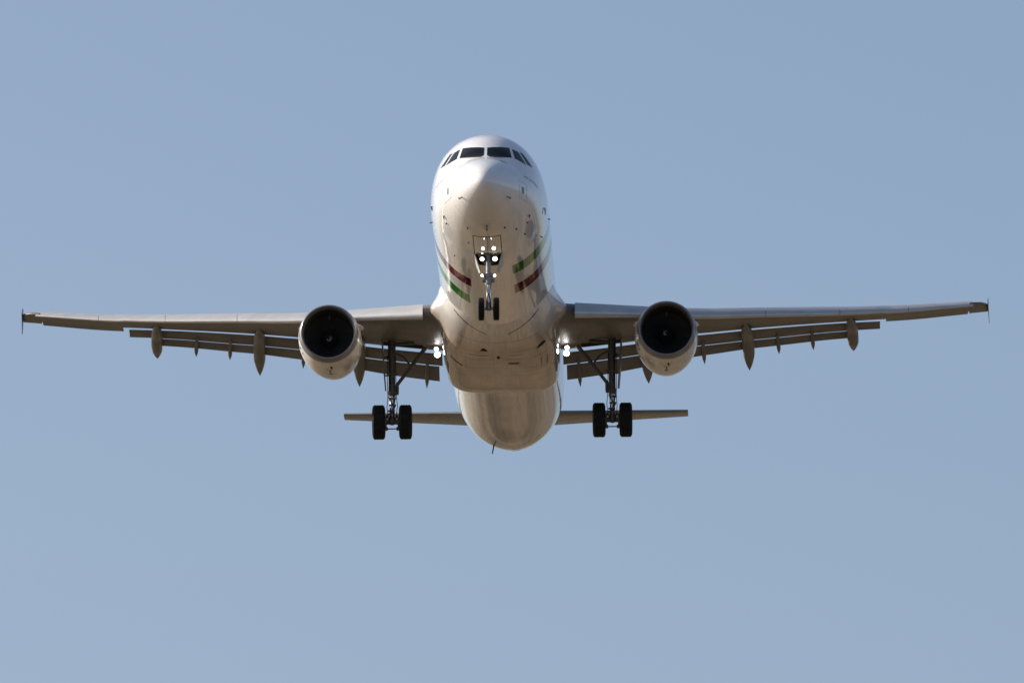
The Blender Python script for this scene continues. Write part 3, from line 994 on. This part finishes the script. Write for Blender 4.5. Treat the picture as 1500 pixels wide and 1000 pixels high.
# ------------------------------------------------------------------ engines
EX, ED, EZ = 5.79, 15.9, -1.98
def make_engine(sx):
    c = L(sx * EX, ED, EZ)
    tilt = Matrix.Rotation(R(sx * 1.0), 3, 'Z') @ Matrix.Rotation(R(-1.0), 3, 'X')
    mb = MB()
    mb.lathe(c, [(0.30, 1.022), (0.55, 1.055), (0.95, 1.078), (1.4, 1.082), (1.9, 1.06), (2.4, 1.01), (2.9, 0.93), (3.35, 0.84), (3.36, 0.82), (2.9, 0.86), (2.2, 0.9)], 96, tilt=tilt)
    eng = part(mb, "engine", M['nacelle'], angle=50)
    mb = MB()
    pr = [(0.299, 1.0215), (0.20, 1.006), (0.10, 0.984), (0.04, 0.962), (0.010, 0.940), (0.0, 0.922), (0.010, 0.904), (0.04, 0.888), (0.10, 0.872), (0.20, 0.860), (0.26, 0.856)]
    mb.lathe(c, pr, 96, tilt=tilt)
    part(mb, "intake_lip", M['lip'], eng, angle=60)
    mb = MB()
    mb.lathe(c, [(0.26, 0.856), (0.5, 0.848), (0.8, 0.85), (1.1, 0.866), (1.5, 0.87), (1.5, 0.3)], 96, tilt=tilt)
    part(mb, "intake_duct", M['liner'], eng, angle=50)
    # fan: 36 twisted blades
    mb = MB()
    nb = 36
    for k in range(nb):
        q0 = 2 * math.pi * k / nb
        rows = []
        for j in range(7):
            r = lerp(0.28, 0.858, j / 6)
            tw = R(lerp(28, 62, j / 6))
            ch = lerp(0.17, 0.21, j / 6)
            row = []
            for i in range(4):
                e = (i / 3 - 0.5) * ch
                da = e * math.sin(tw) / r
                ya = 1.16 + e * math.cos(tw)
                row.append(Vector(c) + tilt @ Vector((r * math.sin(q0 + da), ya, r * math.cos(q0 + da))))
            rows.append(row)
        vs = [p for row in rows for p in row]
        mb.add(vs, [(j * 4 + i, j * 4 + i + 1, (j + 1) * 4 + i + 1, (j + 1) * 4 + i) for j in range(6) for i in range(3)])
    part(mb, "fan", M['blade'], eng, angle=60)
    # spinner with a white comma mark
    mb = MB()
    n, prof = 96, [(0.70, 0.004), (0.715, 0.03), (0.745, 0.06), (0.775, 0.09), (0.81, 0.12), (0.845, 0.15), (0.89, 0.18), (0.94, 0.21), (1.0, 0.245), (1.08, 0.29)]
    rings = []
    for (s, r) in prof:
        rings.append([Vector(c) + tilt @ Vector((r * math.sin(2 * math.pi * k / n), s, r * math.cos(2 * math.pi * k / n))) for k in range(n)])
    ph0 = 0.6 if sx < 0 else 2.9
    for i in range(len(prof) - 1):
        rm = (prof[i][1] + prof[i + 1][1]) / 2
        for k in range(n):
            ang = (2 * math.pi * (k + 0.5) / n - ph0) % (2 * math.pi)
            white = (0.02 < rm < 0.125) and abs(ang - (rm - 0.02) * 34) < 0.75
            kk = (k + 1) % n
            mb.add([rings[i][k], rings[i][kk], rings[i + 1][kk], rings[i + 1][k]], [(0, 1, 2, 3)], 1 if white else 0)
    part(mb, "spinner", [M['spinner'], M['whitemark']], eng, angle=50)
    # core nozzle and plug
    mb = MB()
    mb.lathe(c, [(2.2, 0.62), (3.2, 0.60), (3.9, 0.48), (4.5, 0.34), (4.5, 0.31), (4.0, 0.30), (4.6, 0.2), (5.1, 0.03)], 48, tilt=tilt)
    part(mb, "exhaust_nozzle", M['hot'], eng, angle=40)
    # nacelle strakes
    for s in (-1, 1):
        a = R(62 * s)
        def on(sx_, r_):
            return Vector(c) + tilt @ Vector((r_ * math.sin(a), sx_, r_ * math.cos(a)))
        mb = MB()
        poly = [on(0.95, 1.07), on(1.25, 1.17), on(1.75, 1.27), on(1.95, 1.26), on(1.95, 1.05)]
        tng = Vector((math.cos(a), 0, -math.sin(a))) * 0.012
        mb.slab(poly, tng)
        part(mb, "nacelle_strake", M['nacelle'], eng, smooth=False)
    # latch line, drain hole and vents of the cowl
    rr = Curve([(0.3, 1.022), (0.55, 1.055), (0.95, 1.078), (1.4, 1.082), (1.9, 1.06)])
    def cowl_patch(name, q, s_, wq, h_, mat, rnd=False):
        vs = []
        nn = 14 if rnd else 4
        for k in range(nn):
            t = 2 * math.pi * (k + 0.5) / nn
            cx_, cy_ = (math.cos(t), math.sin(t)) if rnd else (math.copysign(1, math.cos(t)), math.copysign(1, math.sin(t)))
            qq, yy = q + cx_ * wq / 2, s_ + cy_ * h_ / 2
            r_ = rr(yy) + 0.004
            vs.append(Vector(c) + tilt @ Vector((r_ * math.sin(qq), yy, r_ * math.cos(qq))))
        mb = MB()
        mb.add(vs, [tuple(range(nn))])
        part(mb, name, M[mat], eng, smooth=False)
    cowl_patch("cowl_drain", math.pi - 0.06, 0.78, 0.075, 0.26, 'dark', True)
    cowl_patch("cowl_latch", math.pi, 1.02, 0.20, 0.05, 'seam')
    cowl_patch("cowl_latch", math.pi, 1.25, 0.045, 0.30, 'seam')
    cowl_patch("cowl_latch", math.pi, 1.62, 0.10, 0.14, 'seam')
    cowl_patch("cowl_vent", R(-112), 0.62, 0.08, 0.16, 'dark')
    cowl_patch("cowl_vent", R(-121), 0.74, 0.06, 0.12, 'dark')
    cowl_patch("cowl_vent", R(112), 0.62, 0.03, 0.34, 'nacelle')
    return eng
make_engine(-1)
make_engine(1)
def make_pylon(sx):
    mb = MB()
    secs = []
    for (d, zt, zb, w) in ((17.0, -1.0, -1.3, 0.02), (17.6, -0.86, -1.35, 0.14), (18.8, -0.62, -1.4, 0.20), (20.2, -0.55, -1.35, 0.21), (21.6, -0.70, -1.15, 0.17), (22.9, -0.80, -1.0, 0.03)):
        secs.append([L(sx * EX + w * math.sin(2 * math.pi * k / 20), d, (zt + zb) / 2 + (zt - zb) / 2 * math.cos(2 * math.pi * k / 20)) for k in range(20)])
    mb.loft(secs)
    part(mb, "engine_pylon", M['wing'], angle=60)
make_pylon(-1)
make_pylon(1)

# ------------------------------------------------------------------ tail
def tail_surface(rootp, tipp, cr, ct, tc, n=8, vertical=False, sx=1, u0=0.0, u1=1.0, defl=0.0, inc=0.0):
    secs = []
    for k in range(n + 1):
        q = k / n
        c = lerp(cr, ct, q)
        x, d, z = [lerp(a, b, q) for a, b in zip(rootp, tipp)]
        top, bot = [], []
        for j in range(17):
            u = lerp(u0, u1, 0.5 * (1 - math.cos(math.pi * j / 16)))
            h = half(u, tc) * c
            s = u * c
            if defl:
                s, dz = u0 * c + (u - u0) * c * math.cos(defl), -(u - u0) * c * math.sin(defl)
            else:
                dz = 0
            for arr, v in ((top, h), (bot, -h)):
                if vertical:
                    arr.append(L(x + v, d + s, z))
                else:
                    q0, q1 = s - 0.5 * c, v + dz
                    arr.append(L(sx * x, d + 0.5 * c + q0 * math.cos(inc) + q1 * math.sin(inc), z - q0 * math.sin(inc) + q1 * math.cos(inc)))
        secs.append(list(reversed(top)) + bot[(1 if u0 == 0 else 0):])
    return secs
for sx in (-1, 1):
    mb = MB()
    mb.loft(tail_surface((0.3, 37.9, 0.41), (6.24, 41.0, 1.07), 3.9, 1.65, 0.085, sx=sx, u1=0.70, inc=R(-4.5)))
    hs = part(mb, "horizontal_stabilizer", M['tailgrey'], angle=45)
    mb = MB()
    mb.loft(tail_surface((0.7, 38.12, 0.455), (6.1, 40.93, 1.055), 3.75, 1.68, 0.085, sx=sx, u0=0.712, u1=1.0, defl=R(-7), inc=R(-4.5)))
    part(mb, "elevator", M['tailgrey'], hs, angle=45)
mb = MB()
mb.loft(tail_surface((0, 35.6, 1.75), (0, 40.4, 7.95), 6.0, 2.1, 0.10, vertical=True, u1=0.70))
vf = part(mb, "tail_fin", simple("white_fin_paint", (0.76, 0.755, 0.74), 0.2, 0, 0.05, 1.0), angle=45)
mb = MB()
mb.loft(tail_surface((0, 35.6, 1.95), (0, 40.4, 7.9), 5.9, 2.12, 0.10, vertical=True, u0=0.712, u1=1.0))
part(mb, "rudder", vf.data.materials[0], vf, angle=45)

# ------------------------------------------------------------------ wheels
def wheel_meshes(Rr, wd, rim_r):
    """tyre and rim about the x axis"""
    hw = wd / 2
    ty = MB()
    prof = [(-hw * 0.62, rim_r), (-hw * 0.86, rim_r * 1.10), (-hw, lerp(rim_r, Rr, 0.45)), (-hw * 0.985, lerp(rim_r, Rr, 0.66)), (-hw * 0.90, lerp(rim_r, Rr, 0.86)), (-hw * 0.74, Rr * 0.985), (-hw * 0.58, Rr)]
    for g in (-0.36, 0.0, 0.36):
        if g == 0.0:
            prof += [(-hw * 0.05, Rr), (-hw * 0.04, Rr - 0.012), (hw * 0.04, Rr - 0.012), (hw * 0.05, Rr)]
        else:
            prof += [(hw * (g - 0.05), Rr), (hw * (g - 0.04), Rr - 0.012), (hw * (g + 0.04), Rr - 0.012), (hw * (g + 0.05), Rr)]
    prof += [(-a, r) for (a, r) in reversed(prof[:7])]
    ty.lathe((0, 0, 0), prof, 56, 'x')
    ri = MB()
    ri.lathe((0, 0, 0), [(-hw * 0.62, rim_r * 1.0), (-hw * 0.66, rim_r * 0.93), (-hw * 0.35, rim_r * 0.85), (-hw * 0.25, rim_r * 0.5), (-hw * 0.5, rim_r * 0.34), (-hw * 0.5, 0.005)], 40, 'x')
    ri.lathe((0, 0, 0), [(hw * 0.62, rim_r * 1.0), (hw * 0.66, rim_r * 0.93), (hw * 0.35, rim_r * 0.85), (hw * 0.25, rim_r * 0.5), (hw * 0.5, rim_r * 0.34), (hw * 0.5, 0.005)], 40, 'x')
    for k in range(9):
        q = 2 * math.pi * k / 9
        for s in (-1, 1):
            ri.tube([(s * hw * 0.22, rim_r * 0.68 * math.cos(q), rim_r * 0.68 * math.sin(q)), (s * hw * 0.40, rim_r * 0.68 * math.cos(q), rim_r * 0.68 * math.sin(q))], rim_r * 0.09, 8)
    return ty, ri
def make_wheel(first, Rr, wd, rr, loc):
    if first is None:
        ty, ri = wheel_meshes(Rr, wd, rr)
        rim = ri.build("wheel", M['rim'], root, angle=30)
        tyre = ty.build("tyre", M['rubber'], rim, angle=30)
        rim.location = loc
        return rim
    rim = first.copy()
    COL.objects.link(rim)
    rim.location = loc
    for ch in first.children:
        c2 = ch.copy()
        COL.objects.link(c2)
        c2.parent = rim
    return rim

# ------------------------------------------------------------------ main gear
MGX, MGD, AXZ = 3.82, 21.98, -3.76
first = None
for sx in (-1, 1):
    for off in (-0.4635, 0.4635):
        w_ = make_wheel(first, 0.60, 0.445, 0.27, L(sx * MGX + off, MGD, AXZ))
        first = first or w_
def make_main_gear(sx):
    top = Vector(L(sx * MGX, MGD - 0.10, -0.85))
    ax = Vector(L(sx * MGX, MGD, AXZ))
    def at(q):
        return top.lerp(ax, q)
    V = Vector
    mb = MB()
    mb.tube([at(0.0), at(0.05), at(0.30), at(0.31), at(0.62), at(0.625), at(0.66), at(0.665), at(0.69)], [0.15, 0.14, 0.125, 0.118, 0.118, 0.15, 0.15, 0.118, 0.118], 24)
    mb.tube([at(0.93), at(0.96), at(1.0), at(1.02), at(1.035)], [0.10, 0.13, 0.145, 0.12, 0.05], 20)
    mb.tube([ax + V((-0.62, 0, 0)), ax + V((-0.18, 0, 0)), ax + V((0.18, 0, 0)), ax + V((0.62, 0, 0))], [0.055, 0.085, 0.085, 0.055], 18)
    # lugs, clamps and the trunnion
    mb.tube([top + V((0, -0.55, 0.05)), top + V((0, 0.55, 0.05))], 0.10, 14)
    for q, w in ((0.42, 0.30), (0.56, 0.30), (0.655, 0.34)):
        mb.box(at(q) + V((-sx * 0.06, -0.03, 0)), (w, 0.16, 0.07))
    mb.box(at(0.60) + V((-sx * 0.17, -0.02, 0.0)), (0.14, 0.14, 0.26))
    # brake packs between the wheels and the leg
    for s in (-1, 1):
        mb.lathe(ax, [(s * 0.19, 0.02), (s * 0.19, 0.20), (s * 0.235, 0.215), (s * 0.30, 0.215), (s * 0.30, 0.02)], 28, 'x')
        mb.box(ax + V((s * 0.20, -0.03, -0.24)), (0.10, 0.16, 0.10))
        mb.box(ax + V((s * 0.17, -0.02, 0.20)), (0.07, 0.10, 0.08))
    mb.rod(ax + V((-0.23, 0.0, -0.235)), ax + V((0.23, 0, -0.235)), 0.022)
    g = part(mb, "main_gear_leg", M['gear'], angle=35)
    mb = MB()
    mb.tube([at(0.68), at(0.94)], 0.088, 20)
    part(mb, "shock_piston", M['chrome'], g)
    # torque links behind the piston
    mb = MB()
    k0, k1, km = at(0.66) + V((0, 0.10, 0)), at(0.97) + V((0, 0.10, 0)), at(0.82) + V((0, 0.42, 0))
    for s in (-1, 1):
        mb.rod(k0 + V((s * 0.10, 0, 0)), km + V((s * 0.03, 0, 0)), 0.032, 10)
        mb.rod(k1 + V((s * 0.10, 0, 0)), km + V((s * 0.03, 0, 0)), 0.032, 10)
    mb.rod(km + V((-0.08, 0, 0)), km + V((0.08, 0, 0)), 0.04, 10)
    # forward scissor seen against the sky
    for (qa, qb, xo) in ((0.70, 0.80, -0.115), (0.80, 0.92, 0.115), (0.72, 0.93, 0.10)):
        mb.rod(at(qa) + V((xo, -0.05, 0)), at(qb) + V((-xo * 0.3, -0.09, 0)), 0.026, 8)
    for q in (0.72, 0.80, 0.87, 0.91):
        mb.box(at(q) + V((0.02 * (-1) ** int(q * 50), -0.08, 0)), (0.24, 0.08, 0.055))
    part(mb, "torque_link", M['gear'], g)
    # folding side brace reaching inboard, with its lock links
    mb = MB()
    b0 = at(0.575) + V((-sx * 0.12, 0.0, 0))
    b1 = Vector(L(sx * 2.62, MGD - 0.35, -1.18))
    bm_ = b0.lerp(b1, 0.52)
    mb.tube([b0, b0.lerp(bm_, 0.1), b0.lerp(bm_, 0.9), bm_], [0.085, 0.062, 0.062, 0.08], 14)
    mb.tube([bm_, bm_.lerp(b1, 0.1), bm_.lerp(b1, 0.9), b1], [0.08, 0.07, 0.075, 0.085], 14)
    mb.rod(bm_ + V((0, -0.12, 0)), bm_ + V((0, 0.12, 0)), 0.075, 12)
    part(mb, "side_brace", M['gear'], g)
    mb = MB()
    l1 = at(0.16) + V((-sx * 0.1, 0, 0))
    lm = bm_.lerp(l1, 0.5) + V((0, 0, 0.10))
    mb.tube([bm_, lm], 0.032, 10)
    mb.tube([lm, l1], 0.032, 10)
    mb.rod(at(0.07) + V((-sx * 0.15, -0.2, 0)), b1.lerp(at(0.05), 0.35) + V((0, -0.2, 0.05)), 0.06, 12)
    part(mb, "lock_link", M['gear'], g)
    # hydraulic lines
    mb = MB()
    mb.tube([at(0.2) + V((sx * 0.15, -0.1, 0)), at(0.5) + V((sx * 0.16, -0.09, 0)), at(0.7) + V((sx * 0.14, -0.10, 0)), at(0.84) + V((sx * 0.17, -0.2, 0)), at(0.97) + V((sx * 0.13, -0.1, 0))], 0.014, 6)
    mb.tube([at(0.2) + V((-sx * 0.13, -0.1, 0)), at(0.66) + V((-sx * 0.15, -0.09, 0)), at(0.82) + V((-sx * 0.19, -0.15, 0)), at(0.97) + V((-sx * 0.13, -0.1, 0))], 0.014, 6)
    part(mb, "hydraulic_line", M['rubber'], g)
    # leg door, edge-on outboard of the leg
    mb = MB()
    xo = sx * (MGX + 0.27)
    pl = [L(xo + sx * 0.06, MGD - 0.62, -0.95), L(xo + sx * 0.06, MGD + 0.62, -0.95), L(xo + sx * 0.02, MGD + 0.60, -1.8), L(xo - sx * 0.04, MGD + 0.42, -2.55), L(xo - sx * 0.06, MGD - 0.30, -2.72), L(xo + sx * 0.0, MGD - 0.60, -1.9)]
    mb.slab(pl, (0.022, 0, 0.0))
    for z_ in (-1.45, -2.1):
        mb.rod(L(xo, MGD, z_), L(sx * MGX, MGD - 0.05, z_), 0.03, 8)
    part(mb, "gear_door", M['wing'], g, smooth=False)
    # open wheel-leg bay in the wing's lower skin
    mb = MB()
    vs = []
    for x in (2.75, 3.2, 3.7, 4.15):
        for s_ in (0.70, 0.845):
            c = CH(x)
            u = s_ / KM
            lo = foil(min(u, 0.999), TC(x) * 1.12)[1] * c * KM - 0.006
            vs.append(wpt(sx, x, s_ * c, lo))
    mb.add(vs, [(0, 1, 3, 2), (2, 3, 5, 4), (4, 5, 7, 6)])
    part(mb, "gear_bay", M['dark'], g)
    return g
make_main_gear(-1)
make_main_gear(1)

# ------------------------------------------------------------------ nose gear
NGD, NAZ = 5.07, -3.86
first = None
for off in (-0.25, 0.25):
    w_ = make_wheel(first, 0.385, 0.20, 0.19, L(off, NGD + 0.05, NAZ))
    first = first or w_
V = Vector
top = V(L(0, NGD - 0.12, -1.85))
ax = V(L(0, NGD + 0.05, NAZ))
at = lambda q: top.lerp(ax, q)
mb = MB()
mb.tube([at(0.0), at(0.14), at(0.15), at(0.24), at(0.40), at(0.41), at(0.47), at(0.48), at(0.56), at(0.565), at(0.60)], [0.10, 0.10, 0.085, 0.085, 0.085, 0.13, 0.13, 0.105, 0.105, 0.125, 0.115], 22)
mb.tube([at(0.90), at(0.96), at(1.0), at(1.03)], [0.075, 0.10, 0.10, 0.04], 18)
mb.tube([ax + V((-0.27, 0, 0)), ax + V((0.27, 0, 0))], 0.045, 14)
mb.box(at(0.44) + V((0, -0.08, 0)), (0.36, 0.10, 0.08))
mb.box(at(0.50) + V((0, -0.02, 0)), (0.30, 0.16, 0.06))
mb.lathe(at(0.53), [(-0.20, 0.01), (-0.20, 0.06), (0.20, 0.06), (0.20, 0.01)], 16, 'x')
ngear = part(mb, "nose_gear_leg", [M['gearm']], angle=35)
mb = MB()
mb.tube([at(0.59), at(0.92)], 0.072, 22)
part(mb, "shock_piston", M['chrome'], ngear)
mb = MB()
for s in (-1, 1):
    mb.tube([at(0.20) + V((s * 0.06, 0, 0)), V(L(s * 0.44, NGD - 0.35, -1.86))], [0.05, 0.05], 10)
    mb.tube([at(0.26) + V((s * 0.08, 0, 0)), V(L(s * 0.40, NGD - 0.1, -1.9))], [0.03, 0.03], 10)
mb.box(V(L(0, NGD - 0.30, -2.02)), (0.30, 0.10, 0.10))
part(mb, "drag_brace", M['gear'], ngear)
mb = MB()
k0, k1, km = at(0.62) + V((0, -0.09, 0)), at(0.93) + V((0, -0.09, 0)), at(0.79) + V((0, -0.30, 0))
for s in (-1, 1):
    mb.rod(k0 + V((s * 0.07, 0, 0)), km + V((s * 0.02, 0, 0)), 0.020, 8)
    mb.rod(k1 + V((s * 0.07, 0, 0)), km + V((s * 0.02, 0, 0)), 0.020, 8)
part(mb, "torque_link", M['gear'], ngear)
# lamps on the leg: two take-off lamps, one smaller lamp above, two turn-off lamps
for (lx, q, r, fw) in ((-0.205, 0.185, 0.072, 0.16), (0.225, 0.185, 0.082, 0.16), (-0.195, 0.075, 0.050, 0.16), (-0.205, 0.455, 0.052, 0.10), (0.205, 0.455, 0.050, 0.10)):
    cc = at(q) + V((lx, -fw, 0))
    T = Matrix.Rotation(R(-9), 3, 'X')
    mb = MB()
    mb.lathe(cc, [(0.10, 0.01), (0.09, r * 0.6), (0.0, r * 1.15), (-0.02, r * 1.15), (-0.02, r), (0.02, r * 0.9)], 24, 'y', tilt=T)
    mb.rod(cc + V((0, 0.06, 0)), at(q) + V((0, 0, 0.0)), 0.022, 8)
    part(mb, "lamp_housing", M['gear'], ngear)
    mb = MB()
    mb.lathe(cc, [(-0.03, 0.001), (-0.026, r * 0.5), (-0.008, r * 0.98), (0.008, r * 0.98)], 24, 'y', tilt=T)
    part(mb, "lamp_lens", M['lampn'], ngear)
# bay and doors
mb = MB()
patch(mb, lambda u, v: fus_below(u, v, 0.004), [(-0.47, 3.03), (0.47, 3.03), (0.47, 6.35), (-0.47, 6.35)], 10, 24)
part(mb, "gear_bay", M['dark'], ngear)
for s in (-1, 1):
    mb = MB()
    patch(mb, lambda u, v: fus_below(u, v, 0.009), [(s * 0.008, 3.06), (s * 0.445, 3.06), (s * 0.445, 4.96), (s * 0.008, 4.96)], 6, 16)
    part(mb, "gear_door", M['paint'], ngear)
    mb = MB()
    z0 = -1.98
    pl = [L(s * 0.46, 5.0, z0), L(s * 0.46, 6.25, z0 - 0.04), L(s * 0.33, 6.15, z0 - 0.40), L(s * 0.27, 5.75, z0 - 0.47), L(s * 0.36, 5.15, z0 - 0.30)]
    mb.slab(pl, (0.016, 0, 0))
    part(mb, "gear_door", M['gearw'], ngear, smooth=False)

# ------------------------------------------------------------------ ground (below the frame, but it lights the belly)
mb = MB()
G = 24000.0
n = 24
vs = [(-G + 2 * G * i / n, -G + 2 * G * j / n, 0.0) for i in range(n + 1) for j in range(n + 1)]
mb.add(vs, [(i * (n + 1) + j, (i + 1) * (n + 1) + j, (i + 1) * (n + 1) + j + 1, i * (n + 1) + j + 1) for i in range(n) for j in range(n)])
gr = mb.build("ground", M['ground'], None, smooth=False)
gr['kind'] = "structure"
gr['label'] = "dry tan grassland spread out beneath the airliner"
